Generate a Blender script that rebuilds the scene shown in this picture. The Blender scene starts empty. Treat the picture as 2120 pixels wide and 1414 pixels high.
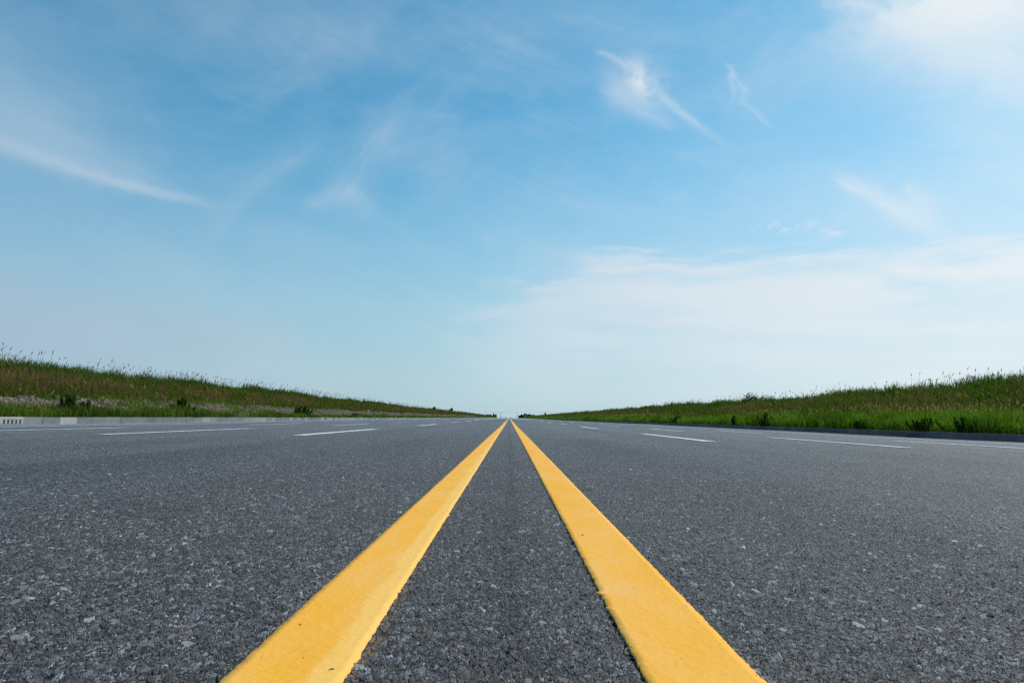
import bpy, math, random
import numpy as np
from mathutils import Vector, Matrix

random.seed(7)
RNG = np.random.default_rng(11)
scene = bpy.context.scene
C = scene.collection

# ------------------------------------------------------------------ camera
EYE = Vector((0.006, 0.0, 0.335))
PITCH, YAW, ROLL = math.radians(6.38), math.radians(0.12), 0.017
fwd = Vector((math.sin(YAW)*math.cos(PITCH), math.cos(YAW)*math.cos(PITCH), math.sin(PITCH)))
r0 = Vector((math.cos(YAW), -math.sin(YAW), 0.0))
u0 = r0.cross(fwd)
rr = r0*math.cos(ROLL) + u0*math.sin(ROLL)
uu = u0*math.cos(ROLL) - r0*math.sin(ROLL)
cam_data = bpy.data.cameras.new("camera")
cam = bpy.data.objects.new("camera", cam_data)
C.objects.link(cam)
cam.matrix_world = Matrix(((rr.x, uu.x, -fwd.x, EYE.x), (rr.y, uu.y, -fwd.y, EYE.y), (rr.z, uu.z, -fwd.z, EYE.z), (0, 0, 0, 1)))
cam_data.lens = 24.0
cam_data.sensor_width = 36.0
cam_data.clip_start = 0.02
cam_data.clip_end = 60000.0
cam_data.dof.use_dof = False
scene.camera = cam

# ------------------------------------------------------------------ exposure, sampling
scene.view_settings.view_transform = 'Standard'
scene.view_settings.look = 'None'
scene.view_settings.exposure = 0.0
scene.view_settings.gamma = 1.0
scene.render.filter_size = 1.2
scene.cycles.use_denoising = False
scene.cycles.max_bounces = 6
scene.cycles.sample_clamp_direct = 5.0
scene.cycles.sample_clamp_indirect = 2.5
scene.cycles.transparent_max_bounces = 4

# ------------------------------------------------------------------ node helpers
class NT:
    """tiny wrapper to write node maths as expressions"""
    def __init__(s, tree): s.t = tree
    def new(s, ty, **kw):
        n = s.t.nodes.new(ty)
        for k, v in kw.items(): setattr(n, k, v)
        return n
    def put(s, sock, v):
        if isinstance(v, bpy.types.NodeSocket): s.t.links.new(v, sock)
        elif v is not None: sock.default_value = v
    def m(s, op, a, b=None, c=None, clamp=False):
        n = s.new('ShaderNodeMath', operation=op); n.use_clamp = clamp
        s.put(n.inputs[0], a)
        if b is not None: s.put(n.inputs[1], b)
        if c is not None: s.put(n.inputs[2], c)
        return n.outputs[0]
    def add(s, a, b): return s.m('ADD', a, b)
    def sub(s, a, b): return s.m('SUBTRACT', a, b)
    def mul(s, a, b): return s.m('MULTIPLY', a, b)
    def sstep(s, x, a, b, lo=0.0, hi=1.0):
        n = s.new('ShaderNodeMapRange', interpolation_type='SMOOTHSTEP')
        if a > b: a, b, lo, hi = b, a, hi, lo
        s.put(n.inputs['Value'], x); n.inputs['From Min'].default_value = a; n.inputs['From Max'].default_value = b
        n.inputs['To Min'].default_value = lo; n.inputs['To Max'].default_value = hi
        return n.outputs['Result']
    def lin(s, x, a, b, lo=0.0, hi=1.0):
        n = s.new('ShaderNodeMapRange'); n.clamp = True
        s.put(n.inputs['Value'], x); n.inputs['From Min'].default_value = a; n.inputs['From Max'].default_value = b
        n.inputs['To Min'].default_value = lo; n.inputs['To Max'].default_value = hi
        return n.outputs['Result']
    def xyz(s, x, y, z=0.0):
        n = s.new('ShaderNodeCombineXYZ')
        for i, v in enumerate((x, y, z)): s.put(n.inputs[i], v)
        return n.outputs[0]
    def sep(s, v):
        n = s.new('ShaderNodeSeparateXYZ'); s.put(n.inputs[0], v); return n.outputs
    def noise(s, vec, scale, detail=4.0, rough=0.55, dist=0.0, out='Fac'):
        n = s.new('ShaderNodeTexNoise'); s.put(n.inputs['Vector'], vec)
        n.inputs['Scale'].default_value = scale; n.inputs['Detail'].default_value = detail
        n.inputs['Roughness'].default_value = rough; n.inputs['Distortion'].default_value = dist
        return n.outputs[out]
    def vor(s, vec, scale, feature='F1'):
        n = s.new('ShaderNodeTexVoronoi', feature=feature); s.put(n.inputs['Vector'], vec)
        n.inputs['Scale'].default_value = scale
        return n.outputs
    def mix(s, f, a, b, blend='MIX'):
        n = s.new('ShaderNodeMix', data_type='RGBA', blend_type=blend)
        s.put(n.inputs[0], f); s.put(n.inputs[6], a); s.put(n.inputs[7], b)
        return n.outputs[2]
    def ramp(s, f, stops, interp='LINEAR'):
        n = s.new('ShaderNodeValToRGB'); s.put(n.inputs[0], f)
        cr = n.color_ramp; cr.interpolation = interp
        while len(cr.elements) < len(stops): cr.elements.new(0.5)
        for e, (p, c) in zip(cr.elements, stops): e.position = p; e.color = (*c, 1) if len(c) == 3 else c
        return n.outputs[0]
    def vscale(s, v, sc):
        n = s.new('ShaderNodeMapping'); s.put(n.inputs['Vector'], v); n.inputs['Scale'].default_value = sc; return n.outputs[0]

def rgb(r, g, b):   # sRGB 0-255 -> linear
    f = lambda c: (c/12.92 if c <= 0.04045 else ((c+0.055)/1.055)**2.4)
    return (f(r/255), f(g/255), f(b/255), 1.0)

# ------------------------------------------------------------------ sun and sky
SUN_EL, SUN_AZ = math.radians(50), math.radians(62)      # azimuth measured from +Y towards +X
sd = bpy.data.lights.new("sun", 'SUN'); sd.energy = 3.2; sd.angle = math.radians(0.55); sd.color = (1.0, 0.955, 0.88)
sun = bpy.data.objects.new("sun", sd); C.objects.link(sun)
sdir = Vector((math.sin(SUN_AZ)*math.cos(SUN_EL), math.cos(SUN_AZ)*math.cos(SUN_EL), math.sin(SUN_EL)))
sun.rotation_euler = sdir.to_track_quat('Z', 'Y').to_euler()
sun.location = (20, -10, 30)

def px_dir(px, py):
    """sky direction (azimuth from +Y, elevation) of a place in the photograph: used to choose where clouds are in the sky"""
    v = fwd*1413.0 + rr*(px-1060.0) + uu*(707.0-py); v.normalize()
    return math.atan2(v.x, v.y), math.asin(v.z)

world = bpy.data.worlds.new("World"); scene.world = world; world.use_nodes = True
wt = world.node_tree; wt.nodes.clear(); W = NT(wt)
sky = W.new('ShaderNodeTexSky', sky_type='NISHITA'); sky.sun_disc = False
sky.sun_elevation = SUN_EL; sky.sun_rotation = SUN_AZ; sky.altitude = 0
sky.air_density = 1.0; sky.dust_density = 0.6; sky.ozone_density = 2.2
gen = W.new('ShaderNodeTexCoord').outputs['Generated']
X, Y, Z = W.sep(gen)
AZ = W.m('ARCTAN2', X, Y)
EL = W.m('ARCSINE', Z)
SKYMUL = 0.125
base = W.new('ShaderNodeHueSaturation'); W.put(base.inputs['Color'], sky.outputs[0])
base.inputs['Hue'].default_value = 0.5; base.inputs['Saturation'].default_value = 1.0; base.inputs['Value'].default_value = 1.0
skyc = W.mix(1.0, base.outputs[0], (SKYMUL*.46, SKYMUL*1.10, SKYMUL*1.11, 1), 'MULTIPLY')
# warped noise space for clouds
P2 = W.xyz(AZ, EL)
n_warp = W.noise(P2, 3.0, 3, 0.5, out='Color')
wx, wy, wz = W.sep(n_warp)
AZw = W.add(AZ, W.mul(W.sub(wx, 0.5), 0.10)); ELw = W.add(EL, W.mul(W.sub(wy, 0.5), 0.06))
fwn = W.noise(W.vscale(P2, (1.0, 1.6, 1.0)), 20.0, 4, 0.65, out='Color')
fwx, fwy, _ = W.sep(fwn)
AZf = W.add(AZ, W.mul(W.sub(fwx, 0.5), 0.022)); ELf = W.add(EL, W.mul(W.sub(fwy, 0.5), 0.016))
# brightness of thin cloud grows towards the sun (to the right)
bright = W.lin(AZ, -0.65, 0.65, 0.0, 1.0)
cloud_col = W.mix(bright, rgb(176, 200, 218), rgb(232, 240, 245))
haze_col = W.ramp(bright, [(0.0, rgb(163, 184, 204)[:3]), (0.5, rgb(176, 202, 213)[:3]), (1.0, rgb(188, 208, 221)[:3])])

def fac_sum(fs):
    """combine coverages: 1 - prod(1-f)"""
    inv = None
    for f in fs:
        g = W.m('SUBTRACT', 1.0, f, clamp=True)
        inv = g if inv is None else W.mul(inv, g)
    return W.sub(1.0, inv)

def wisp(a, b, w0, w1, curve, strength, streak=0.5, sharp=0.0, ns=9.0, warp=0.4, fadein=0.15, fadeout=0.4):
    """a soft streak of cirrus from pixel a to pixel b; widths in pixels of the photograph; sharp > 0 makes its upper edge crisper"""
    (a0, e0), (a1, e1) = px_dir(*a), px_dir(*b)
    L = math.hypot(a1-a0, e1-e0); dx, dy = (a1-a0)/L, (e1-e0)/L
    ax = W.add(AZf, W.mul(W.sub(wx, 0.5), 0.10*warp)); ey = W.add(ELf, W.mul(W.sub(wy, 0.5), 0.10*warp))
    pa = W.sub(ax, a0); pe = W.sub(ey, e0)
    t = W.m('DIVIDE', W.add(W.mul(pa, dx), W.mul(pe, dy)), L)
    s = W.add(W.mul(pa, -dy), W.mul(pe, dx))
    s = W.sub(s, W.mul(W.mul(t, W.sub(1.0, t)), curve/1413.0))
    wdt = W.lin(t, 0, 1, w0/1413.0, w1/1413.0)
    q = W.m('DIVIDE', s, wdt)
    if sharp:
        q = W.mul(q, W.add(1.0, W.mul(W.m('GREATER_THAN', q, 0.0), sharp)))
    g = W.m('EXPONENT', W.mul(W.mul(q, q), -1.0))
    env = W.mul(W.sstep(t, -fadein, fadein), W.sstep(t, 1.0, 1.0-fadeout))
    sv = W.xyz(W.mul(t, L*ns*0.35), W.mul(s, ns*3.0))
    st = W.sstep(W.noise(sv, 6.0, 3, 0.6), 0.3, 0.75, 1.0-streak, 1.0)
    return W.mul(W.mul(W.mul(g, env), st), strength)

def blob(c, rx, ry, ang, strength, thr=(0.35, 0.7), ns=14.0, det=6, stretch=1.0):
    a0, e0 = px_dir(*c); ca, sa = math.cos(ang), math.sin(ang)
    pa = W.sub(AZw, a0); pe = W.sub(ELw, e0)
    x = W.m('DIVIDE', W.add(W.mul(pa, ca), W.mul(pe, sa)), rx/1413.0)
    y = W.m('DIVIDE', W.sub(W.mul(pe, ca), W.mul(pa, sa)), ry/1413.0)
    g = W.m('EXPONENT', W.mul(W.add(W.mul(x, x), W.mul(y, y)), -1.0))
    n = W.noise(W.xyz(W.mul(W.add(W.mul(pa, ca), W.mul(pe, sa)), 1.0/stretch), W.sub(W.mul(pe, ca), W.mul(pa, sa))), ns, det, 0.6)
    return W.mul(W.mul(g, W.sstep(n, thr[0], thr[1])), strength)

F = []
# long streak at the left: a narrow bright core under a soft wedge
F.append(wisp((-170, 222), (520, 436), 19, 7, -60, 0.72, streak=0.25, warp=0.05, fadein=0.1, fadeout=0.45, ns=3))
F.append(wisp((-240, 120), (400, 392), 85, 16, -50, 0.40, streak=0.2, warp=0.15, fadeout=0.6, ns=3))
F.append(blob((80, 210), 330, 90, -0.35, 0.34, (0.15, 0.7), 3))
F.append(blob((640, 20), 380, 70, 0.0, 0.32, (0.3, 0.75), 3.5, stretch=1.6))
F.append(blob((60, 20), 260, 90, 0.2, 0.26, (0.3, 0.75), 3.5))
# faint swirl left of centre
F.append(wisp((640, 442), (770, 392), 16, 26, 14, 0.26, streak=0.25, warp=0.6, fadein=.2, ns=5))
F.append(wisp((775, 450), (700, 392), 14, 22, -8, 0.16, streak=0.25, warp=0.4, fadein=.2, ns=5))
F.append(wisp((700, 440), (870, 180), 60, 30, 26, 0.22, streak=0.5, warp=0.9, ns=5))
F.append(wisp((440, 480), (720, 250), 22, 40, 20, 0.18, streak=0.5, warp=0.9, ns=5))
# bright hook right of centre: knotted head, wispy left side, long thin tail
F.append(blob((1326, 168), 44, 30, -0.85, 1.05, (0.36, 0.60), 18, det=6))
F.append(wisp((1238, 104), (1356, 182), 5, 13, 16, 0.42, streak=0.5, warp=0.06, ns=16, fadein=0.1, fadeout=0.3))
F.append(blob((1282, 182), 46, 24, -0.5, 0.40, (0.22, 0.7), 10, det=5))
F.append(wisp((1340, 158), (1550, 316), 13, 5, -62, 0.44, streak=0.35, warp=0.04, fadein=0.14, fadeout=0.6))
F.append(wisp((1255, 190), (1420, 268), 26, 12, -14, 0.32, streak=0.4, warp=0.12, ns=12))
# its smaller neighbour: a thin open loop with a tail
F.append(wisp((1502, 136), (1548, 214), 6, 9, 16, 0.30, streak=0.6, warp=0.08, fadein=0.12, fadeout=0.3, ns=20))
F.append(wisp((1512, 150), (1516, 214), 7, 6, 0, 0.30, streak=0.5, warp=0.08, fadein=0.2, fadeout=0.4, ns=20))
F.append(wisp((1532, 206), (1610, 270), 6, 4, -8, 0.24, streak=0.5, warp=0.05))
# top right cirrus sheet, ragged lower edge
F.append(blob((2010, -40), 330, 105, -0.24, 1.1, (0.40, 0.58), 6, det=7, stretch=1.8))
F.append(blob((2090, 90), 260, 90, -0.55, 0.66, (0.30, 0.68), 6, det=6, stretch=1.8))
F.append(wisp((1730, -20), (2010, 110), 14, 20, 10, 0.45, streak=0.6, warp=0.3, ns=8))
F.append(blob((2110, 300), 170, 110, -0.3, 0.36, (0.25, 0.8), 5, stretch=2))
F.append(blob((1640, 80), 240, 90, 0.1, 0.22, (0.2, 0.8), 5, stretch=2))
# streaks mid right
F.append(wisp((1735, 368), (1985, 500), 13, 24, 10, 0.60, streak=0.4, warp=0.05, fadein=0.12, fadeout=0.4, ns=5))
F.append(wisp((1872, 380), (1950, 452), 11, 18, 4, 0.40, streak=0.5, warp=0.08, ns=6))
F.append(blob((1860, 425), 230, 60, -0.25, 0.42, (0.15, 0.8), 4, stretch=2))
F.append(blob((1640, 474), 50, 12, 0.0, 0.55, (0.48, 0.66), 60, 3))
F.append(blob((1715, 490), 14, 10, 0.0, 0.6, (0.4, 0.6), 60, 3))
# broad bank along the lower right
axw = W.add(AZ, W.mul(W.sub(wx, 0.5), 0.12))
eA = [px_dir(*p) for p in ((940, 655), (1180, 560), (1240, 520), (1500, 530), (1800, 515), (2120, 478))]
slope_up = W.new('ShaderNodeFloatCurve')
lo_az, hi_az = -0.9, 0.9
W.put(slope_up.inputs['Value'], W.lin(axw, lo_az, hi_az))
cv = slope_up.mapping.curves[0]
pts = [(0.0, 0.10)] + [((a-lo_az)/(hi_az-lo_az), e/0.4) for a, e in eA] + [(1.0, 0.72)]
cv.points[0].location = pts[0]; cv.points[1].location = pts[-1]
for p in pts[1:-1]: cv.points.new(*p)
slope_up.mapping.update()
top_e = W.mul(slope_up.outputs[0], 0.4)
fine = W.mul(W.sub(W.noise(W.xyz(AZf, W.mul(ELf, 6.0)), 7.0, 6, 0.62), 0.5), 0.13)
under = W.sub(W.add(top_e, fine), EL)
band = W.mul(W.sstep(under, -0.016, 0.036), W.sstep(under, 0.24, 0.06))
band = W.mul(band, W.sstep(AZ, -0.20, 0.20))
slits = fac_sum([wisp((1690, 540), (2080, 640), 9, 16, 18, 0.62, streak=0.4, warp=0.12, ns=6), wisp((1130, 566), (1620, 570), 12, 10, 6, 0.60, streak=0.6, warp=0.3, ns=7), wisp((1010, 612), (1330, 606), 9, 9, 0, 0.55, streak=0.7, warp=0.4, ns=10), wisp((1180, 668), (1800, 706), 16, 14, 6, 0.45, streak=0.5, warp=0.4, ns=6)])
band = W.mul(band, W.sub(1.0, slits))
bandn = W.sstep(W.noise(W.xyz(AZf, W.mul(ELf, 6.0)), 4.0, 7, 0.6), 0.30, 0.60, 0.42, 1.0)
F.append(W.mul(W.mul(band, bandn), 0.93))
F.append(blob((1600, 590), 420, 38, 0.05, 0.5, (0.2, 0.6), 5, stretch=3))
F.append(blob((1250, 545), 75, 22, -0.15, 0.5, (0.3, 0.6), 16, stretch=1.5))
F.append(wisp((930, 660), (1500, 560), 12, 22, 14, 0.4, streak=0.6, warp=0.3))
F.append(blob((1110, 590), 110, 16, 0.0, 0.42, (0.46, 0.6), 34, 4, stretch=2.5))
def fibres(ang, sx, sy, lo, hi, strength, seed):
    ca, sa = math.cos(ang), math.sin(ang)
    fx_ = W.add(W.mul(AZf, ca*sx), W.mul(ELf, sa*sx)); fy_ = W.sub(W.mul(ELf, ca*sy), W.mul(AZf, sa*sy))
    fn = W.noise(W.xyz(fx_, fy_, seed), 1.0, 6, 0.62, 0.3)
    patch = W.sstep(W.noise(W.xyz(AZw, ELw, seed+3.0), 3.2, 2, 0.5), 0.38, 0.62)
    return W.mul(W.mul(W.sstep(fn, lo, hi), patch), strength)
F.append(fibres(-0.30, 3.0, 20.0, 0.45, 0.78, 0.17, 1.0))
F.append(fibres(0.55, 4.0, 15.0, 0.47, 0.78, 0.13, 7.0))
# thin uneven veil over the whole sky
veil = W.sstep(W.noise(W.xyz(AZw, W.mul(ELw, 2.0)), 2.6, 7, 0.6, 0.4), 0.36, 0.78)
F.append(W.mul(veil, W.lin(EL, 0.7, 0.15, 0.20, 0.30)))
F.append(W.mul(W.sstep(EL, 0.62, 0.20), W.sstep(AZ, -0.25, 0.45, 0.0, 0.24)))
F.append(W.mul(W.sstep(EL, 0.30, 0.06), W.sstep(AZ, -0.25, 0.30, 0.0, 0.40)))
veil2 = W.sstep(W.noise(W.xyz(W.add(AZw, W.mul(EL, 0.8)), W.mul(ELw, 3.0)), 5.5, 8, 0.65, 0.6), 0.45, 0.8)
F.append(W.mul(veil2, 0.14))
cover = fac_sum(F)
# pale air near the horizon
hz = W.m('POWER', W.sstep(EL, 0.44, -0.01), 1.15)
hz_l = W.lin(AZ, -0.65, 0.0, 0.98, 0.86)
hz = W.m('MAXIMUM', hz, W.mul(W.sstep(W.add(ELf, W.mul(W.sub(wy, 0.5), 0.12)), 0.265, 0.10), W.sstep(AZ, 0.12, -0.40, 0.10, 0.93)))
skyc = W.mix(W.mul(hz, hz_l), skyc, haze_col)
skyc = W.mix(cover, skyc, cloud_col)
skyc = W.mix(W.sstep(EL, 0.035, -0.01, 0.0, 0.35), skyc, haze_col)
bg = W.new('ShaderNodeBackground'); W.put(bg.inputs['Color'], skyc); bg.inputs['Strength'].default_value = 1.0
out = W.new('ShaderNodeOutputWorld'); wt.links.new(bg.outputs[0], out.inputs['Surface'])

# ------------------------------------------------------------------ object helpers
def tag(o, label=None, cat=None, group=None, kind=None):
    if label: o['label'] = label
    if cat: o['category'] = cat
    if group: o['group'] = group
    if kind: o['kind'] = kind
    return o
def empty(name, loc=(0, 0, 0), rz=0.0):
    o = bpy.data.objects.new(name, None); C.objects.link(o); o.location = loc; o.rotation_euler = (0, 0, rz)
    o.empty_display_size = 0.3
    return o
def mesh_obj(name, verts, faces, mat, parent=None, col=None, smooth=False, loc=None):
    """verts Nx3, faces Mx4 or Mx3 (numpy) or list of polygons"""
    me = bpy.data.meshes.new(name)
    v = np.asarray(verts, np.float32)
    if isinstance(faces, np.ndarray):
        me.vertices.add(len(v)); me.vertices.foreach_set('co', v.ravel())
        k = faces.shape[1]; m = len(faces)
        me.loops.add(m*k); me.loops.foreach_set('vertex_index', faces.astype(np.int32).ravel())
        me.polygons.add(m); me.polygons.foreach_set('loop_start', np.arange(0, m*k, k, dtype=np.int32))
        me.polygons.foreach_set('loop_total', np.full(m, k, np.int32))
        me.update(calc_edges=True)
    else:
        me.from_pydata([tuple(map(float, p)) for p in v], [], [tuple(int(i) for i in f) for f in faces]); me.update()
    if smooth: me.polygons.foreach_set('use_smooth', np.ones(len(me.polygons), bool))
    if col is not None:
        at = me.color_attributes.new('Col', 'FLOAT_COLOR', 'POINT')
        cc = np.ones((len(v), 4), np.float32); cc[:, :3] = col
        at.data.foreach_set('color', cc.ravel())
    me.materials.append(mat)
    o = bpy.data.objects.new(name, me); C.objects.link(o)
    if parent is not None: o.parent = parent
    if loc is not None: o.location = loc
    return o

def hash2(ix, iy, seed):
    h = (ix.astype(np.int64)*374761393 + iy.astype(np.int64)*668265263 + seed*1274126177) & 0xFFFFFFFF
    h = ((h ^ (h >> 13))*1274126177) & 0xFFFFFFFF
    h = h ^ (h >> 16)
    return (h & 0xFFFFFF)/float(0xFFFFFF)
def vnoise(x, y, seed=0):
    x = np.asarray(x, float); y = np.asarray(y, float)
    ix = np.floor(x); iy = np.floor(y); fx = x-ix; fy = y-iy
    fx = fx*fx*(3-2*fx); fy = fy*fy*(3-2*fy)
    a = hash2(ix, iy, seed); b = hash2(ix+1, iy, seed); c = hash2(ix, iy+1, seed); d = hash2(ix+1, iy+1, seed)
    return (a*(1-fx)+b*fx)*(1-fy) + (c*(1-fx)+d*fx)*fy
def fbm(x, y, seed=0, octv=4):
    s = 0; a = 0.5; n = 0
    for k in range(octv):
        s = s + a*vnoise(np.asarray(x)*2**k+k*17.3, np.asarray(y)*2**k-k*9.1, seed+k); n += a; a *= 0.5
    return s/n
def sm(x, a, b):
    t = np.clip((np.asarray(x, float)-a)/(b-a), 0, 1); return t*t*(3-2*t)

# ------------------------------------------------------------------ shape of the land (metres; z = 0 is the road's crown under the camera)
KX = 17.0                      # kerb face
def surf(x, y):
    """height of the road surface: a crowned road with gentle long dips"""
    ax = np.abs(np.asarray(x, float)); y = np.asarray(y, float)
    z = -np.interp(ax, [0, 0.5, 3.75, 7.25, 10.75, 14.2, 17.0, 40], [0, 0.002, 0.040, 0.083, 0.119, 0.158, 0.163, 0.163])
    w = sm(y, 6, 30)*(1-sm(y, 260, 420))
    z = z + w*(0.010*np.sin(y/6.1+0.6) + 0.012*np.sin(y/13.7+2.0) + 0.006*np.sin(y/3.3+ax*0.15))
    return z
def land(x, y, side):
    """height of the verge and the bank; side -1 left, 1 right"""
    x = np.asarray(x, float); y = np.asarray(y, float); d = np.abs(x)-KX
    n1 = fbm(x*0.25+50, y*0.12, 3)-0.5; n2 = fbm(x*1.3, y*1.3, 8)-0.5
    if side < 0:
        z = np.interp(d, [0, .15, 1.6, 2.2, 3.2, 4.0, 5.0, 10.3, 12.5, 40, 60], [.05, .055, .16, .36, .86, .76, .80, 2.05, 2.15, 2.0, -.6])
        rub = np.exp(-((d-3.1)/0.8)**2)
        z = z + rub*(0.34*(fbm(x*0.1+9, y*0.12, 21)-0.55) + 0.14*n2)
        heap = np.exp(-((y-47.5)/1.7)**2)*np.exp(-((d-2.6)/0.7)**2)*0.30
        z = z + heap
    else:
        z = np.interp(d, [0, .15, 1.6, 2.6, 4.0, 10.5, 12.5, 40, 60], [.05, .055, .12, .22, .55, 2.0, 2.15, 2.0, -.6])
    z = z + (0.30 if side > 0 else 0.16)*sm(d, 4, 10)*(1-sm(y, 34, 47))
    z = z + sm(d, 5, 9)*(fbm(x*0.3+7, y*0.35, 77, 3)-.5)*0.34
    z = z + sm(d, 4, 9)*n1*0.75 + sm(d, 0.4, 2)*n2*0.12
    endf = 1-sm(y, 1020 if side < 0 else 1090, 1050 if side < 0 else 1130)
    return np.where(d > 0.3, z*endf + (1-endf)*(-0.15), z)

# ------------------------------------------------------------------ materials
def new_mat(name):
    m = bpy.data.materials.new(name); m.use_nodes = True; t = m.node_tree; t.nodes.clear()
    N = NT(t); o = N.new('ShaderNodeOutputMaterial')
    return m, N, o
def principled(N, o, **kw):
    p = N.new('ShaderNodeBsdfPrincipled')
    for k, v in kw.items(): N.put(p.inputs[k], v)
    N.t.links.new(p.outputs[0], o.inputs['Surface'])
    return p

def asphalt_material():
    m, N, o = new_mat("asphalt"); m.displacement_method = 'BOTH'
    P = N.new('ShaderNodeNewGeometry').outputs['Position']
    P = N.new('ShaderNodeTexCoord').outputs['Object']
    x, y, z = N.sep(P)
    flat = N.xyz(x, y, 0.0)
    wn = N.noise(flat, 90, 3, 0.6, out='Color')
    warped = N.new('ShaderNodeVectorMath', operation='MULTIPLY_ADD')
    N.put(warped.inputs[0], wn); warped.inputs[1].default_value = (0.010, 0.010, 0.0); N.put(warped.inputs[2], flat)
    wv = warped.outputs[0]
    A = N.vor(wv, 112); B = N.vor(wv, 235); E = N.vor(wv, 70)
    eA = N.vor(wv, 112, 'DISTANCE_TO_EDGE')['Distance']; eB = N.vor(wv, 235, 'DISTANCE_TO_EDGE')['Distance']; eE = N.vor(wv, 70, 'DISTANCE_TO_EDGE')['Distance']
    ra, rg, rb = N.sep(A['Color']); ba, bgc, bb = N.sep(B['Color']); ea, eg, eb = N.sep(E['Color'])
    def tilt(V, sc, r1, r2, amt):
        px_, py_, pz_ = N.sep(V['Position']); fx_, fy_, fz_ = N.sep(wv)
        dx_ = N.mul(N.sub(fx_, px_), sc); dy_ = N.mul(N.sub(fy_, py_), sc)
        return N.mul(N.add(N.mul(dx_, N.sub(r1, 0.5)), N.mul(dy_, N.sub(r2, 0.5))), amt)
    hA = N.mul(N.sstep(eA, 0.0, 0.16), N.add(N.lin(ra, 0, 1, 0.05, 1.0), tilt(A, 112, rg, rb, 1.7)))
    hB = N.mul(N.sstep(eB, 0.0, 0.2), N.add(N.lin(ba, 0, 1, 0.0, 0.62), tilt(B, 235, bgc, bb, 1.1)))
    hE = N.mul(N.mul(N.sstep(eE, 0.0, 0.12), N.m('GREATER_THAN', ea, 0.935)), N.add(N.lin(eg, 0, 1, 0.7, 1.05), tilt(E, 70, eb, eg, 1.0)))
    micro = N.noise(flat, 420, 3, 0.6)
    h = N.m('MAXIMUM', N.m('MAXIMUM', hA, hB), hE)
    pit = N.mul(N.m('GREATER_THAN', eb, 0.955), N.sstep(E['Distance'], 0.55, 0.15))
    h = N.sub(h, N.mul(pit, 0.9))
    h = N.add(h, N.mul(N.sub(micro, 0.5), 0.55))
    h = N.add(h, N.mul(N.sub(N.noise(flat, 26, 3, 0.6), 0.5), 0.7))
    # colour of the stones, a few of them rusty or pale
    isE = N.m('GREATER_THAN', hE, N.m('MAXIMUM', hA, hB)); isA = N.m('GREATER_THAN', hA, hB)
    pick = N.mix(isA, B['Color'], A['Color']); pick = N.mix(isE, pick, E['Color'])
    p1, p2, p3 = N.sep(pick)
    stone = N.ramp(p2, [(0.0, (.026, .025, .027)), (0.35, (.079, .0755, .079)), (0.7, (.169, .161, .166)), (0.90, (.262, .254, .260)), (0.985, (.38, .375, .38)), (1.0, (.46, .46, .47))])
    warm = N.m('GREATER_THAN', p3, 0.986)
    stone = N.mix(N.mul(warm, 0.75), stone, (.17, .112, .072, 1))
    warm2 = N.m('LESS_THAN', p3, 0.08)
    stone = N.mix(N.mul(warm2, 0.6), stone, (.100, .085, .076, 1))
    binder = (.018, .019, .022, 1)
    col = N.mix(N.sstep(h, 0.0, 0.42), binder, stone)
    smear = N.mul(N.mul(N.sstep(x, -0.168, -0.190), N.sstep(x, -0.22, -0.20)), N.sstep(N.noise(N.vscale(flat, (1, .35, 1)), 28, 4, 0.7), 0.48, 0.62, 0.0, 0.6))
    col = N.mix(N.mul(smear, N.sstep(h, 0.1, 0.5)), col, (.30, .145, .05, 1))
    # large scale tone: worn patches, the seam between two paving passes, wheel paths
    big = N.noise(N.vscale(flat, (1.0, 0.18, 1)), 0.9, 5, 0.6)
    mid = N.noise(N.vscale(flat, (1.0, 0.45, 1)), 5.0, 4, 0.6)
    tone = N.mul(N.lin(big, 0.25, 0.75, 0.84, 1.16), N.lin(mid, 0.25, 0.75, 0.88, 1.12))
    grit = N.mul(N.lin(N.noise(flat, 42, 3, 0.65), 0.3, 0.7, 0.74, 1.26), N.lin(N.noise(N.vscale(flat, (1.0, .6, 1)), 15, 3, 0.6), 0.3, 0.7, 0.90, 1.10))
    tone = N.mul(tone, grit)
    track = N.m('COSINE', N.mul(N.sub(N.m('ABSOLUTE', x), 2.0), 3.35))
    tone = N.mul(tone, N.add(1.0, N.mul(N.mul(track, N.sstep(N.m('ABSOLUTE', x), 0.6, 1.2)), 0.055)))
    seamx = N.add(x, N.mul(N.sub(N.noise(N.xyz(0.0, y), 0.35, 3), 0.5), 0.12))
    outer = N.sstep(seamx, -3.28, -3.36)
    tone = N.mul(tone, N.lin(outer, 0, 1, 1.0, 1.14))
    cen = N.add(x, N.mul(N.sub(N.noise(N.xyz(0.0, y), 1.1, 4, 0.6), 0.5), 0.10))
    dark = N.mul(N.sstep(N.m('ABSOLUTE', N.sub(cen, 0.02)), 0.035, 0.006), N.sstep(N.noise(N.xyz(x, y), 3.0, 3), 0.35, 0.6, 0.2, 0.75))
    dark2 = N.mul(N.sstep(N.m('ABSOLUTE', N.sub(cen, 0.015)), 0.12, 0.03), 0.09)
    tone = N.mul(tone, N.sub(1.0, N.add(N.mul(dark, 0.34), dark2)))
    # beyond the near grid each pixel covers many stones: same material, finer variation only
    col = N.mix(1.0, col, N.xyz(tone, tone, tone), 'MULTIPLY')
    gutter_sheen = N.mul(N.sstep(x, -15.2, -16.6), N.lin(N.noise(flat, 0.8, 4), 0.3, 0.7, 0.5, 1.0))  # pale gutter surface, with sky reflection mixed into its colour
    col = N.mix(gutter_sheen, col, (.30, .30, .30, 1))
    dustr = N.mul(N.sstep(x, 15.8, 16.9), N.lin(N.noise(flat, 0.8, 4), 0.3, 0.7, 0.1, 0.4))
    col = N.mix(dustr, col, (.20, .20, .20, 1))
    rough = N.lin(y, 150, 330, 0.62, 0.10)
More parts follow.
